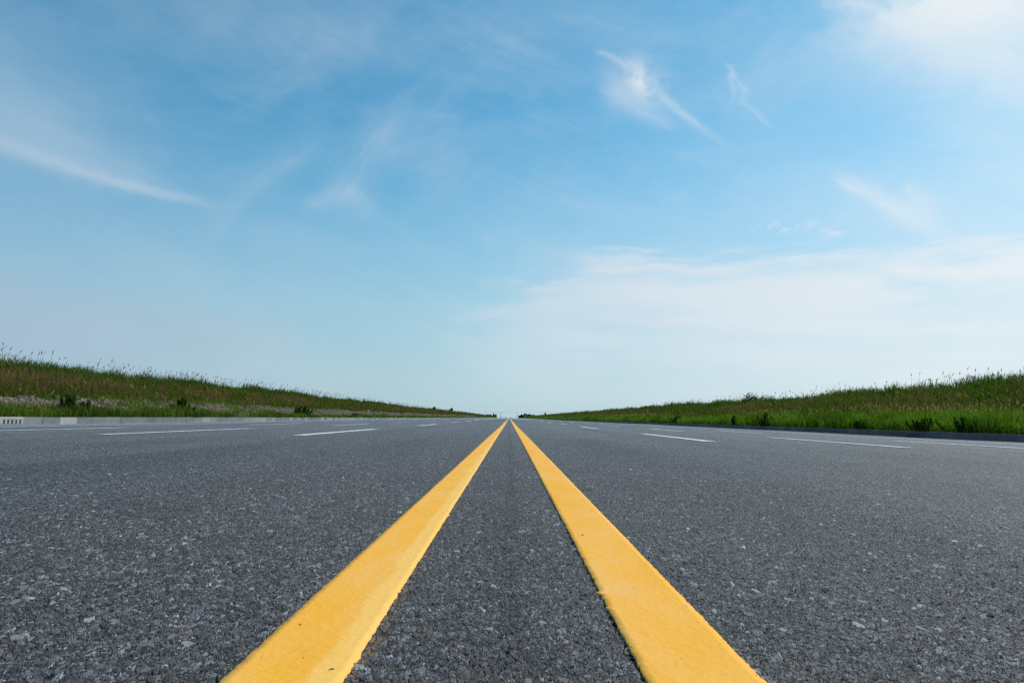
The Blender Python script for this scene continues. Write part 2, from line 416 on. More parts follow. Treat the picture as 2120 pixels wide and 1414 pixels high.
    p = principled(N, o, **{'Base Color': col, 'Roughness': rough, 'Specular IOR Level': 0.42})
    d = N.new('ShaderNodeDisplacement')
    amp = N.mul(N.sstep(N.m('ABSOLUTE', y), 34, 5, 0.0, 1.0), N.sstep(N.m('ABSOLUTE', x), 14, 4, 0.3, 1.0))
    N.put(d.inputs['Height'], N.mul(h, amp)); N.put(d.inputs['Midlevel'], 1.0); N.put(d.inputs['Scale'], 0.0066)
    N.t.links.new(d.outputs[0], o.inputs['Displacement'])
    return m

def yellow_material():
    m, N, o = new_mat("yellow_paint"); m.displacement_method = 'BOTH'
    P = N.new('ShaderNodeTexCoord').outputs['Object']; x, y, z = N.sep(P)
    big = N.noise(N.vscale(P, (3.0, 1.0, 1)), 2.2, 5, 0.55); mid = N.noise(N.vscale(P, (1.0, 0.5, 1)), 14, 4, 0.6)
    c = N.ramp(big, [(0.32, (.88, .410, .036)), (0.5, (.92, .440, .058)), (0.66, (.90, .468, .112))])
    c = N.mix(N.sstep(mid, 0.42, 0.72, 0.0, 0.45), c, (.93, .41, .015, 1))
    # paler band along the inner side of the left line
    wob = N.add(x, N.mul(N.sub(N.noise(P, 3.0, 4, 0.6), 0.5), 0.05))
    pale_band = N.mul(N.sstep(wob, -0.252, -0.236), N.sstep(x, -0.10, -0.17))
    c = N.mix(N.mul(pale_band, 0.62), c, (.95, .56, .15, 1))
    specks = N.mul(N.m('GREATER_THAN', N.noise(P, 260, 2, 0.5), 0.76), 0.6)
    c = N.mix(specks, c, (.35, .20, .05, 1))
    dirt = N.sstep(N.noise(N.vscale(P, (1, .3, 1)), 9.0, 6, 0.7), 0.55, 0.85, 0.0, 0.28)
    c = N.mix(dirt, c, (.55, .34, .10, 1))
    principled(N, o, **{'Base Color': c, 'Roughness': 0.7, 'Specular IOR Level': 0.15})
    d = N.new('ShaderNodeDisplacement')
    amp = N.sstep(N.m('ABSOLUTE', y), 16, 4, 0.0, 1.0)
    tel = N.new('ShaderNodeTexVoronoi', feature='SMOOTH_F1'); N.put(tel.inputs['Vector'], P); tel.inputs['Scale'].default_value = 88
    hh = N.add(N.add(N.mul(N.noise(P, 170, 4, 0.6), 0.5), N.mul(N.noise(P, 22, 3, 0.5), 0.8)), N.mul(N.sub(0.6, tel.outputs['Distance']), 0.75))
    N.put(d.inputs['Height'], N.mul(hh, amp)); N.put(d.inputs['Midlevel'], 0.75); N.put(d.inputs['Scale'], 0.0014)
    N.t.links.new(d.outputs[0], o.inputs['Displacement'])
    return m

def white_material():
    m, N, o = new_mat("white_paint")
    P = N.new('ShaderNodeTexCoord').outputs['Object']
    n = N.noise(P, 5.0, 6, 0.65)
    c = N.mix(N.sstep(n, 0.40, 0.70, 0, 0.85), (.78, .79, .80, 1), (.42, .43, .45, 1))
    principled(N, o, **{'Base Color': c, 'Roughness': 0.6, 'Specular IOR Level': 0.3})
    return m

def noisy_material(name, c1, c2, scale=3.0, rough=0.8, bump=0.2, bscale=30, spec=0.3, metallic=0.0):
    m, N, o = new_mat(name)
    P = N.new('ShaderNodeTexCoord').outputs['Object']
    n = N.noise(P, scale, 6, 0.62)
    c = N.mix(N.sstep(n, 0.3, 0.7), (*c1, 1), (*c2, 1))
    p = principled(N, o, **{'Base Color': c, 'Roughness': rough, 'Specular IOR Level': spec, 'Metallic': metallic})
    b = N.new('ShaderNodeBump'); b.inputs['Strength'].default_value = bump; b.inputs['Distance'].default_value = 0.02
    N.put(b.inputs['Height'], N.noise(P, bscale, 5, 0.6)); N.t.links.new(b.outputs[0], p.inputs['Normal'])
    return m

def plant_material(name, trans=0.35):
    m, N, o = new_mat(name)
    at = N.new('ShaderNodeAttribute'); at.attribute_name = 'Col'
    dif = N.new('ShaderNodeBsdfDiffuse'); N.put(dif.inputs['Color'], at.outputs['Color'])
    tr = N.new('ShaderNodeBsdfTranslucent')
    N.put(tr.inputs['Color'], N.mix(1.0, at.outputs['Color'], (1.25, 1.35, 0.6, 1), 'MULTIPLY'))
    mx = N.new('ShaderNodeMixShader'); mx.inputs[0].default_value = trans
    N.t.links.new(dif.outputs[0], mx.inputs[1]); N.t.links.new(tr.outputs[0], mx.inputs[2])
    N.t.links.new(mx.outputs[0], o.inputs['Surface'])
    return m

def col_material(name, rough=0.85, vary=0.25, nscale=4.0, bump=0.3, bscale=40, spec=0.25):
    """base colour from the mesh's own colour attribute, broken up by stains"""
    m, N, o = new_mat(name)
    P = N.new('ShaderNodeTexCoord').outputs['Object']
    at = N.new('ShaderNodeAttribute'); at.attribute_name = 'Col'
    n = N.lin(N.noise(P, nscale, 6, 0.65), 0.25, 0.75, 1-vary, 1+vary)
    c = N.mix(1.0, at.outputs['Color'], N.xyz(n, n, n), 'MULTIPLY')
    p = principled(N, o, **{'Base Color': c, 'Roughness': rough, 'Specular IOR Level': spec})
    b = N.new('ShaderNodeBump'); b.inputs['Strength'].default_value = bump; b.inputs['Distance'].default_value = 0.01
    N.put(b.inputs['Height'], N.noise(P, bscale, 5, 0.6)); N.t.links.new(b.outputs[0], p.inputs['Normal'])
    return m

M_ASPH = asphalt_material(); M_YEL = yellow_material(); M_WHITE = white_material()
M_KERB = col_material("kerb_concrete", vary=0.30, nscale=3.0)
M_PLANT = plant_material("plant_leaf", 0.38); M_DRY = plant_material("dry_reed", 0.25)
M_STONE = col_material("rubble_stone", vary=0.25, nscale=2.0)
M_DARKHOLE = noisy_material("painted_drain_shadow", (.010, .010, .010), (.016, .016, .016))
M_BARK = noisy_material("bark", (.06, .045, .03), (.12, .09, .06), 6)
M_METAL = noisy_material("grey_pole_paint", (.12, .13, .15), (.18, .19, .21), 2, 0.5)
M_DARKWALL = noisy_material("dark_wall", (.05, .05, .065), (.09, .09, .11), 0.5)
M_ROOF = noisy_material("dark_roof", (.04, .045, .05), (.07, .07, .08), 0.5)
M_DARKCAR = noisy_material("dark_car_paint", (.02, .03, .05), (.03, .04, .06), 1, 0.3, 0)
M_BLUECAR = noisy_material("light_blue_car_paint", (.16, .38, .55), (.20, .42, .60), 1, 0.3, 0)
M_GREYCAR = noisy_material("grey_car_paint", (.16, .17, .19), (.20, .21, .23), 1, 0.3, 0)
M_GLASS = noisy_material("window_glass", (.02, .025, .03), (.03, .035, .04), 1, 0.1, 0, spec=0.6)
M_RUBBER = noisy_material("tyre_rubber", (.02, .02, .02), (.03, .03, .03), 5, 0.8)
M_BIRD = noisy_material("bird_feathers", (.05, .045, .04), (.10, .09, .08), 20, 0.8)

# ground sheet
def soil_material():
    m, N, o = new_mat("soil")
    P = N.new('ShaderNodeTexCoord').outputs['Object']
    n = N.noise(P, 0.6, 8, 0.65); n2 = N.noise(P, 7.0, 6, 0.6)
    c = N.mix(N.sstep(n, 0.35, 0.65), (.050, .060, .022, 1), (.095, .080, .050, 1))
    c = N.mix(N.sstep(n2, 0.5, 0.7, 0, .6), c, (.035, .045, .015, 1))
    p = principled(N, o, **{'Base Color': c, 'Roughness': 0.95, 'Specular IOR Level': 0.1})
    b = N.new('ShaderNodeBump'); b.inputs['Strength'].default_value = 0.5; b.inputs['Distance'].default_value = 0.05
    N.put(b.inputs['Height'], n2); N.t.links.new(b.outputs[0], p.inputs['Normal'])
    return m
M_SOIL = soil_material()
def rubble_ground_material():
    m, N, o = new_mat("rubble_ground")
    P = N.new('ShaderNodeTexCoord').outputs['Object']
    V = N.vor(P, 9.0); V2 = N.vor(P, 26.0)
    r1, r2, r3 = N.sep(V['Color'])
    c = N.ramp(r1, [(0, (.15, .122, .095)), (0.5, (.22, .185, .150)), (1, (.31, .27, .23))])
    n = N.noise(P, 1.1, 6, 0.6)
    c = N.mix(N.sstep(n, 0.45, 0.7, 0, .7), c, (.13, .095, .07, 1))
    c = N.mix(N.sstep(V2['Distance'], 0.35, 0.75, 0, .7), c, (.09, .075, .06, 1))
    p = principled(N, o, **{'Base Color': c, 'Roughness': 0.95, 'Specular IOR Level': 0.1})
    b = N.new('ShaderNodeBump'); b.inputs['Strength'].default_value = 0.9; b.inputs['Distance'].default_value = 0.06
    N.put(b.inputs['Height'], N.sub(1.0, N.add(V['Distance'], N.mul(V2['Distance'], 0.5)))); N.t.links.new(b.outputs[0], p.inputs['Normal'])
    return m
M_RUBG = rubble_ground_material()

# ------------------------------------------------------------------ setting: ground, road, banks
def grid_mesh(xs, ys, zf):
    gx, gy = np.meshgrid(xs, ys); z = zf(gx, gy)
    v = np.stack([gx.ravel(), gy.ravel(), z.ravel()], 1)
    nx, ny = len(xs), len(ys)
    i = (np.arange(ny-1)[:, None]*nx + np.arange(nx-1)[None, :]).ravel()
    f = np.stack([i, i+1, i+nx+1, i+nx], 1)
    return v, f

g = mesh_obj("ground", [(-15000, -3000, -1.2), (15000, -3000, -1.2), (15000, 28000, -1.2), (-15000, 28000, -1.2)], [(0, 1, 2, 3)], M_SOIL)
tag(g, kind='structure')

def road():
    step = 0.0042
    core = np.arange(0, 1.36, step)
    n = 0; xsR = list(core)
    while xsR[-1] < KX: xsR.append(xsR[-1] + step*1.0115**n); n += 1
    xsR[-1] = KX+0.02
    xsR = np.array(xsR); xs = np.concatenate([-xsR[:0:-1], xsR])
    ys = [0.55]
    while ys[-1] < 12.0: ys.append(ys[-1] + max(0.0030, 0.0036*ys[-1]))
    ys = np.array(ys)
    v1, f1 = grid_mesh(xs, ys, surf)
    # coarse continuation ahead and a piece behind
    xc = np.array([-KX-.02, -15.5, -14.2, -12.5, -10.75, -9, -7.25, -5.5, -3.75, -2, -.5, 0, .5, 2, 3.75, 5.5, 7.25, 9, 10.75, 12.5, 14.2, 15.5, KX+.02])
    ya = np.concatenate([[ys[-1]-0.03], np.arange(13, 80, .7), np.arange(80, 430, 1.5), np.arange(440, 1240, 20)])
    v2, f2 = grid_mesh(xc, ya, lambda a, b: surf(a, b)-0.0012*(b < 12.1))
    yb = np.concatenate([np.arange(-40, 0.3, 2.0), [0.30, 0.5, 0.58]])
    xb = np.unique(np.round(np.concatenate([xc, np.arange(-3, 3.01, .25)]), 3))
    v3, f3 = grid_mesh(xb, yb, lambda a, b: surf(a, b)-0.004*(b > 0.5))
    v = np.concatenate([v1, v2, v3]); f = np.concatenate([f1, f2+len(v1), f3+len(v1)+len(v2)])
    o = mesh_obj("road", v, f, M_ASPH, smooth=True)
    tag(o, kind='structure')
road()
# side road crossing at the far end
v, f = grid_mesh(np.linspace(-300, 300, 25), np.array([1240.0, 1246, 1252, 1258, 1264]), lambda a, b: a*0-0.17)
tag(mesh_obj("crossing_road", v, f, M_ASPH), kind='structure')

def bank(side):
    d = np.array([.15, .6, 1.0, 1.4, 1.8, 2.2, 2.5, 2.8, 3.1, 3.4, 3.7, 4.0, 4.5, 5, 6, 7, 8, 9, 10, 11, 12, 13.5, 16, 20, 28, 40, 60])
    ys = np.concatenate([np.arange(-30, 10, 1.0), np.arange(10, 90, .3), np.arange(90, 300, 1.5), np.arange(300, 1135, 6)])
    gx, gy = np.meshgrid(side*(KX+d), ys); z = land(gx, gy, side)
    v = np.stack([gx.ravel(), gy.ravel(), z.ravel()], 1)
    nx, ny = len(d), len(ys)
    i = (np.arange(ny-1)[:, None]*nx + np.arange(nx-1)[None, :]).ravel()
    f = np.stack([i, i+1, i+nx+1, i+nx], 1) if side > 0 else np.stack([i, i+nx, i+nx+1, i+1], 1)
    o = mesh_obj("embankment", v, f, M_SOIL, smooth=True)
    tag(o, kind='structure')
    if side < 0:
        o.data.materials.append(M_RUBG)
        dd = np.tile((d[:-1]+d[1:])/2, ny-1)
        o.data.polygons.foreach_set('material_index', ((dd > 1.9) & (dd < 4.3)).astype(np.int32))
bank(-1); bank(1)

# ------------------------------------------------------------------ painted lines
def strip_rows(y0, y1, lo=0.006, k=0.006, cap=1.0):
    ys = [y0]
    while ys[-1] < y1: ys.append(ys[-1] + min(cap, max(lo, k*abs(ys[-1]))))
    ys[-1] = y1
    return np.array(ys)
def yellow_line(x0, x1, seed, label):
    ys = np.concatenate([np.arange(-30, 0.4, 1.0), strip_rows(0.5, 30, 0.0028, 0.0032), np.arange(30.5, 420, 0.75), np.arange(424, 1236, 10)])
    rag = lambda s: ((vnoise(ys*110, ys*0+s, seed)-.5)*0.0018 + (vnoise(ys*260, ys*0+s, seed+5)-.5)*0.0024 + (vnoise(ys*4, ys*0+s, seed+9)-.5)*0.0015)
    rag2 = np.clip(vnoise(ys*60, ys*0+7, seed+31)-0.90, 0, 1)*0.05
    xa = x0 + rag(1) - rag2*(seed % 2); xb = x1 + rag(2) + rag2*(1-seed % 2)
    ts = np.linspace(0, 1, 13)
    if x0 > 0: xa = xa - 0.011*np.exp(-((ys-1.372)/0.007)**2)
    cols = [xa-0.0006] + [xa + (xb-xa)*t for t in ts] + [xb+0.0006]
    gx = np.stack(cols, 1); gy = np.repeat(ys[:, None], gx.shape[1], 1)
    lift = 0.0018 + np.minimum(0.0000*gy, .01) + 0.004*sm(gy, 25, 200)
    gz = surf(gx, gy) + lift
    gz[:, 0] -= 0.0035; gz[:, -1] -= 0.0035
    v = np.stack([gx.ravel(), gy.ravel(), gz.ravel()], 1)
    nx, ny = gx.shape[1], gx.shape[0]
    i = (np.arange(ny-1)[:, None]*nx + np.arange(nx-1)[None, :]).ravel()
    f = np.stack([i, i+1, i+nx+1, i+nx], 1)
    o = mesh_obj("yellow_line", v, f, M_YEL, smooth=False)
    tag(o, label, 'road line')
yellow_line(-0.352, -0.200, 40, "left solid yellow line, with a paler band along its inner side")
yellow_line(0.190, 0.344, 51, "right solid yellow line, evenly coloured, small spur on its inner edge")

def white_strip(name, x, w, y0, y1, label=None, group=None, seed=0):
    ys = strip_rows(y0, y1, 0.1, 0.01, 1.5)
    e = lambda s: (vnoise(ys*9, ys*0+s, seed)-.5)*0.015
    gx = np.stack([x-w/2+e(1), x+0*ys, x+w/2+e(2)], 1); gy = np.repeat(ys[:, None], 3, 1)
    gz = surf(gx, gy)+0.004+0.003*sm(gy, 25, 200)
    v = np.stack([gx.ravel(), gy.ravel(), gz.ravel()], 1)
    ny = len(ys); i = (np.arange(ny-1)[:, None]*3 + np.arange(2)[None, :]).ravel()
    f = np.stack([i, i+1, i+4, i+3], 1)
    o = mesh_obj(name, v, f, M_WHITE)
    return tag(o, label, 'road line', group)
ORD = ['nearest', 'second nearest', 'third nearest', 'fourth nearest', 'fifth nearest', 'sixth nearest', 'seventh nearest', 'eighth nearest']
LANE = {1: 'innermost', 2: 'middle', 3: 'outermost'}
for side, sname in ((-1, 'left'), (1, 'right')):
    for li, lx in ((1, 3.75), (2, 7.25), (3, 10.75)):
        k = 0; k0 = 0 if li < 3 else 0
        for n in range(0, 24):
            y0 = (12.3 if side < 0 else 12.8) + 16.1*n; y1 = (19.3 if side < 0 else 19.2) + 16.1*n
            if side > 0 and li == 2: y0 -= 0.3
            lab = ("%s white dash of the %s lane line on the %s side" % (ORD[n], LANE[li], sname)) if n < 8 else \
                  "tiny far dash past the eighth of the %s lane line, %s side" % (LANE[li], sname)
            white_strip("lane_dash", side*lx, 0.25, y0, y1, lab, "white lane dashes, %s side, line %s" % (sname, LANE[li]), seed=n+li*30)
    white_strip("edge_line", side*14.2, 0.24, -20, 900, "long solid white edge line running beside the %s" % ("light grey kerb on the left" if side < 0 else "dark grey kerb on the right"), seed=77)

# ------------------------------------------------------------------ kerbs
def box_vf(x0, x1, y0, y1, z0, z1, ch=0.0):
    """box with optional chamfer along its long upper edges; profile in x-z extruded along y"""
    if ch:
        prof = [(x0, z0), (x1, z0), (x1, z1-ch), (x1-ch, z1), (x0+ch, z1), (x0, z1-ch)]
    else:
        prof = [(x0, z0), (x1, z0), (x1, z1), (x0, z1)]
    n = len(prof)
    v = [(p[0], y0, p[1]) for p in prof] + [(p[0], y1, p[1]) for p in prof]
    f = [tuple(range(n)), tuple(range(2*n-1, n-1, -1))] + [(i, i+n, (i+1) % n+n, (i+1) % n) for i in range(n)]
    return v, f
class MB:
    def __init__(s): s.v = []; s.f = []; s.c = []
    def add(s, vf, col=(1, 1, 1)):
        v, f = vf; b = len(s.v); s.v += list(v); s.f += [tuple(i+b for i in q) for q in f]; s.c += [col]*len(v)
    def build(s, name, mat, parent=None, smooth=False, loc=None):
        return mesh_obj(name, s.v, s.f, mat, parent, np.array(s.c), smooth, loc)
KT = 0.069   # kerb top height
def kx(side): return (side*(KX+0.16), side*KX) if side < 0 else (KX, KX+0.16)
def kerb_block(mb, side, y0, y1, col, dz=0.0, dx=0.0):
    a, b = kx(side); mb.add(box_vf(a+dx, b+dx, y0, y1, -0.35, KT+dz, 0.012), col)
INL = {-1: (22.95, 24.12), 1: (28.3, 29.45)}
def stone_tone(side, k):
    r = random.random()
    if side < 0:
        base = (.38, .385, .385) if r < 0.2 else ((.24, .26, .29) if r < 0.75 else (.34, .36, .37))
    else:
        base = (.120, .115, .125) if r < .6 else (.155, .15, .155)
    j = random.uniform(.86, 1.12)*(0.68 if side < 0 else 1.0)
    return tuple(c*j for c in base)
tone_list = {0: (.20, .21, .22), 1: (.165, .178, .195), 2: (.34, .335, .33), 3: (.155, .17, .188), 4: (.18, .19, .205), 5: (.195, .205, .215), 6: (.15, .165, .18), 7: (.18, .19, .21)}
words = ['first', 'second', 'third', 'fourth', 'fifth', 'sixth', 'seventh', 'eighth', 'ninth', 'tenth', 'eleventh', 'twelfth']
y = INL[-1][1]+0.006
for k in range(12):
    mb = MB(); col = tone_list.get(k, stone_tone(-1, k))
    kerb_block(mb, -1, y, y+0.99, col, random.uniform(-.006, .006), random.uniform(-.008, .008))
    o = mb.build("kerbstone", M_KERB)
    tn = 'pale grey' if col[0] > .30 else ('dark blue grey' if col[0] < .175 else 'mid grey')
    tag(o, "%s kerbstone, %s one beyond the slotted drain inlet of the left kerb" % (tn, words[k]), 'kerbstone', 'kerbstones along the left roadside')
    y += 1.0
mb = MB()
k = 0
while y < 1020:
    ln = 1.0 if y < 160 else 4.0
    kerb_block(mb, -1, y, y+ln-0.012, stone_tone(-1, 99), random.uniform(-.008, .008), random.uniform(-.008, .008)); y += ln
yy = INL[-1][0]-0.006
while yy > -30:
    kerb_block(mb, -1, yy-0.99, yy, stone_tone(-1, 99), random.uniform(-.006, .006), 0); yy -= 1.0
tag(mb.build("kerb", M_KERB), kind='structure')
mb = MB()
yy = -30.0
while yy < 1080:
    if yy+1.0 > INL[1][0] and yy < INL[1][0]:
        kerb_block(mb, 1, yy, INL[1][0]-0.006, stone_tone(1, 0)); yy = INL[1][1]+0.006; continue
    ln = 1.0 if yy < 160 else 4.0
    kerb_block(mb, 1, yy, yy+ln-0.01, stone_tone(1, 0), random.uniform(-.006, .006), random.uniform(-.006, .006)); yy += ln
tag(mb.build("kerb", M_KERB), kind='structure')

def drain_inlet(side, col, label):
    y0, y1 = INL[side]; root = empty("drain_inlet", (side*(KX+.08), (y0+y1)/2, -0.16)); tag(root, label, 'drain inlet', 'drain inlets set in the kerbs')
    hw, L = 0.082, (y1-y0)/2
    zt = KT+0.16+(0.012 if side < 0 else -.004)
    mb = MB()
    mb.add(box_vf(-hw, hw, -L, L, 0.15 if side < 0 else .13, zt, 0.012), col)
    n = 5; sw = 0.095; pitch = 0.19; first = L-0.15-(n-1)*pitch
    cs = [first+i*pitch for i in range(n)]
    lows = [-L]+[c+sw/2 for c in cs]; highs = [c-sw/2 for c in cs]+[L]
    for a, b in zip(lows, highs):
        mb.add(box_vf(-hw, hw, a, b, -.15, 0.148 if side < 0 else .128), col)
    mb.add(box_vf(-hw, hw, -L+.02, L-.02, -.152, -0.01), col)
    mb.build("inlet_block", M_KERB, root)
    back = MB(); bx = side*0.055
    back.add(box_vf(min(bx, bx+side*.02), max(bx, bx+side*.02), -L+.01, L-.01, .0, .14))  # near-black panel that paints the shade inside the slots
    back.build("slot_shade_panel", M_DARKHOLE, root)
drain_inlet(-1, (.31, .31, .305), "pale concrete drain inlet with five dark slots in the left kerb at the photo's edge")
drain_inlet(1, (.125, .12, .13), "dark concrete drain inlet with five slots in the right kerb below the bright grass")

# ------------------------------------------------------------------ plants as leaf strips
def strips(P, az, lean, L, droop, w, col, nseg=3, tipw=0.08):
    """vectorised bent leaf strips: base P (N,3), azimuth, lean from vertical, length, droop, width"""
    n = len(P); dx, dy = np.cos(az), np.sin(az)
    wa = az + np.pi/2 + RNG.uniform(-.9, .9, n); wx_, wy_ = np.cos(wa), np.sin(wa)
    V = np.empty((n, (nseg+1)*2, 3), np.float32); Cc = np.empty((n, (nseg+1)*2, 3), np.float32)
    pos = P.copy(); ang = lean.copy()
    for k in range(nseg+1):
        t = k/nseg
        ww = w*(0.55+0.9*t if t < .35 else (1.0-(t-.35)/.65*(1-tipw)))/2
        V[:, 2*k, 0] = pos[:, 0]-wx_*ww; V[:, 2*k, 1] = pos[:, 1]-wy_*ww; V[:, 2*k, 2] = pos[:, 2]
        V[:, 2*k+1, 0] = pos[:, 0]+wx_*ww; V[:, 2*k+1, 1] = pos[:, 1]+wy_*ww; V[:, 2*k+1, 2] = pos[:, 2]
        Cc[:, 2*k] = col; Cc[:, 2*k+1] = col
        s = L/nseg
        pos[:, 0] += np.sin(ang)*dx*s; pos[:, 1] += np.sin(ang)*dy*s; pos[:, 2] += np.cos(ang)*s
        ang = ang + droop/nseg
    base = (np.arange(n)*(nseg+1)*2)[:, None]
    f = np.concatenate([base + np.array([2*k, 2*k+1, 2*k+3, 2*k+2])[None, :] for k in range(nseg)], 0)
    return V.reshape(-1, 3), f, Cc.reshape(-1, 3)
class Pack:
    def __init__(s): s.v = []; s.f = []; s.c = []; s.n = 0
    def add(s, v, f, c): s.v.append(v); s.f.append(f+s.n); s.c.append(c); s.n += len(v)
    def build(s, name, mat, parent=None, loc=None):
        return mesh_obj(name, np.concatenate(s.v), np.concatenate(s.f), mat, parent, np.concatenate(s.c), loc=loc)

def sample_y(n, bands):
    """y positions with band densities; returns y and distance"""
    tot = sum(b[2] for b in bands); ys = []
    for a, b, wgt in bands:
        m = int(n*wgt/tot); u = RNG.random(m); ys.append(a*(b/a)**u if a > 0 else a+(b-a)*u)
    return np.concatenate(ys)
BANDS = [(9, 22, 1.2), (22, 60, 4.2), (60, 150, 3.6), (150, 400, 2.8), (400, 1090, 2.4)]

def mixcol(n, cols, wts):
    idx = RNG.choice(len(cols), n, p=np.array(wts)/sum(wts)); c = np.array(cols, np.float32)[idx]
    return c*RNG.uniform(.75, 1.25, (n, 1))*RNG.uniform(.94, 1.06, (n, 3))
G_DARK = (.040, .078, .014); G_MID = (.075, .138, .020); G_BR = (.125, .225, .022); G_YEL = (.210, .240, .040)
OLIVE = (.125, .110, .028); BROWN = (.180, .115, .055); PURP = (.200, .125, .088); STRAW = (.34, .29, .13)
def colmix(x, y, side, zone, n):
    p = fbm(x*0.30+side*30, y*0.16, 61, 3); q = fbm(x*0.9, y*0.35, 71)
    if zone == 'bank':
        d = np.abs(x)-KX
        A = mixcol(n, [G_DARK, G_MID, OLIVE], [2, 3, 4 if side < 0 else 2]); Bc = mixcol(n, [BROWN, PURP, OLIVE, STRAW], [3, 3, 2.4, .35]); Cg = mixcol(n, [G_MID, G_DARK, (.04, .11, .012)], [3, 2, 3])
        wB = sm(p+0.6*(q-.5), .45, .53)*(1-sm(d, 8.0, 9.8)*0.8)*(1.0 if side < 0 else .45)
        wB = wB*(0.35+0.65*sm(d, 4.3, 6.0)) if side < 0 else wB
        pickB = RNG.random(n) < wB; crest = RNG.random(n) < sm(d, 7.5, 9.5)*0.85
        c = np.where(pickB[:, None], Bc, A); c = np.where((crest & ~pickB)[:, None], Cg, c)
        return c
    if zone == 'vergeL':
        A = mixcol(n, [G_MID, (.105, .160, .026), G_YEL, (.12, .10, .04)], [3, 4, 3, .8]); Bc = mixcol(n, [G_DARK, G_MID, OLIVE], [3, 2, 1])
        return np.where((RNG.random(n) < sm(q, .46, .58)*.8)[:, None], Bc, A)
    A = mixcol(n, [(.110, .225, .017), G_BR, G_MID, G_YEL], [4, 3.6, 1.2, 1.8]); Bc = mixcol(n, [G_DARK, G_MID], [3, 2])
    return np.where((RNG.random(n) < sm(q, .50, .60)*.85)[:, None], Bc, A)

def lod_w(y): return 0.010 + 0.00062*np.maximum(y, 0)
def reed_bank(side, n=150000):
    pk = Pack()
    ys = sample_y(n, BANDS); m = len(ys)
    d0 = 4.0 if side < 0 else 2.7
    d = d0 + (13.5-d0)*RNG.random(m)**0.85
    x = side*(KX+d); z = land(x, ys, side)
    hv = (0.50+0.55*fbm(x*0.5+3, ys*0.28, 33)+0.35*(fbm(x*0.15, ys*0.06, 35)-.5))*(0.50+0.90*fbm(x*1.3, ys*0.9, 37, 2)+0.34*vnoise(x*.45, ys*.3, 38))
    hv = hv*(0.62+0.38*sm(d, d0, d0+1.6))*(1+0.12*sm(d, 8.5, 10))
    kindleaf = RNG.random(m) < 0.55
    H = hv*RNG.uniform(.7, 1.1, m)
    zb = np.where(kindleaf, H*RNG.uniform(.25, .85, m), 0)
    P = np.stack([x, ys, z+zb-0.02], 1)
    L = np.where(kindleaf, RNG.uniform(.22, .48, m)*(1+ys/500), H)
    lean = np.where(kindleaf, RNG.uniform(.25, .95, m), RNG.normal(0.08, .10, m))
    droop = np.where(kindleaf, RNG.uniform(.3, 1.3, m), RNG.uniform(0, .35, m))
    az = RNG.uniform(0, 2*np.pi, m)
    w = lod_w(ys)*np.where(kindleaf, 1.35, .9)*RNG.uniform(.7, 1.3, m)
    c = colmix(x, ys, side, 'bank', m)
    pk.add(*strips(P, az, lean, L, droop, w, c))
    # plumes: thin stalk and a drooping seed head, mostly near the crest
    m = 2700 if side < 0 else 2400
    ys = sample_y(m, [(12, 60, 3), (60, 200, 4), (200, 600, 2)]); m = len(ys)
    cl = fbm(ys*0.35, ys*0+side*5, 90)
    d = np.where(RNG.random(m) < (0.5 if side < 0 else .22), RNG.uniform(8.3, 12, m), RNG.uniform(d0+.3, 9, m))
    keep = np.where(d > 8.3, cl > 0.40, fbm(ys*0.15, d*.5, 93) > .50); ys, d = ys[keep], d[keep]; m = len(ys)
    x = side*(KX+d); z = land(x, ys, side); top = d > 8.3
    H = np.where(top, RNG.uniform(1.05, 1.75, m), RNG.uniform(.7, 1.35, m))*(1.0 if side < 0 else .95)
    az = RNG.normal(0.3, .6, m); lean = RNG.uniform(.0, .16, m)
    sc = mixcol(m, [OLIVE, BROWN], [2, 1])
    wst = 0.006+0.00022*ys
    pk.add(*strips(np.stack([x, ys, z], 1), az, lean, H, lean*0+.12, wst, sc, 3, .6))
    a2 = lean+.12
    tx = x+np.cos(az)*np.sin(lean+.05)*H; ty = ys+np.sin(az)*np.sin(lean+.05)*H; tz = z+H*np.cos(lean+.05)
    pc = np.where(top[:, None], mixcol(m, [(.10, .085, .06), (.16, .13, .09)], [1, 1]), mixcol(m, [(.26, .20, .12), (.20, .14, .10), STRAW], [2, 2, 1]))
    for q in range(2):
        pk.add(*strips(np.stack([tx, ty, tz-.04], 1), az+q*.5, a2+.1+q*.2, RNG.uniform(.14, .27, m)*(1-.25*q), RNG.uniform(.3, 1.1, m), .026+.0005*ys, pc, 3, .2))
    o = pk.build("reeds", M_PLANT)
    tag(o, "reeds and tall grasses with brown plumes covering the %s bank" % ("left" if side < 0 else "right"), 'reeds', kind='stuff')
reed_bank(-1); reed_bank(1)

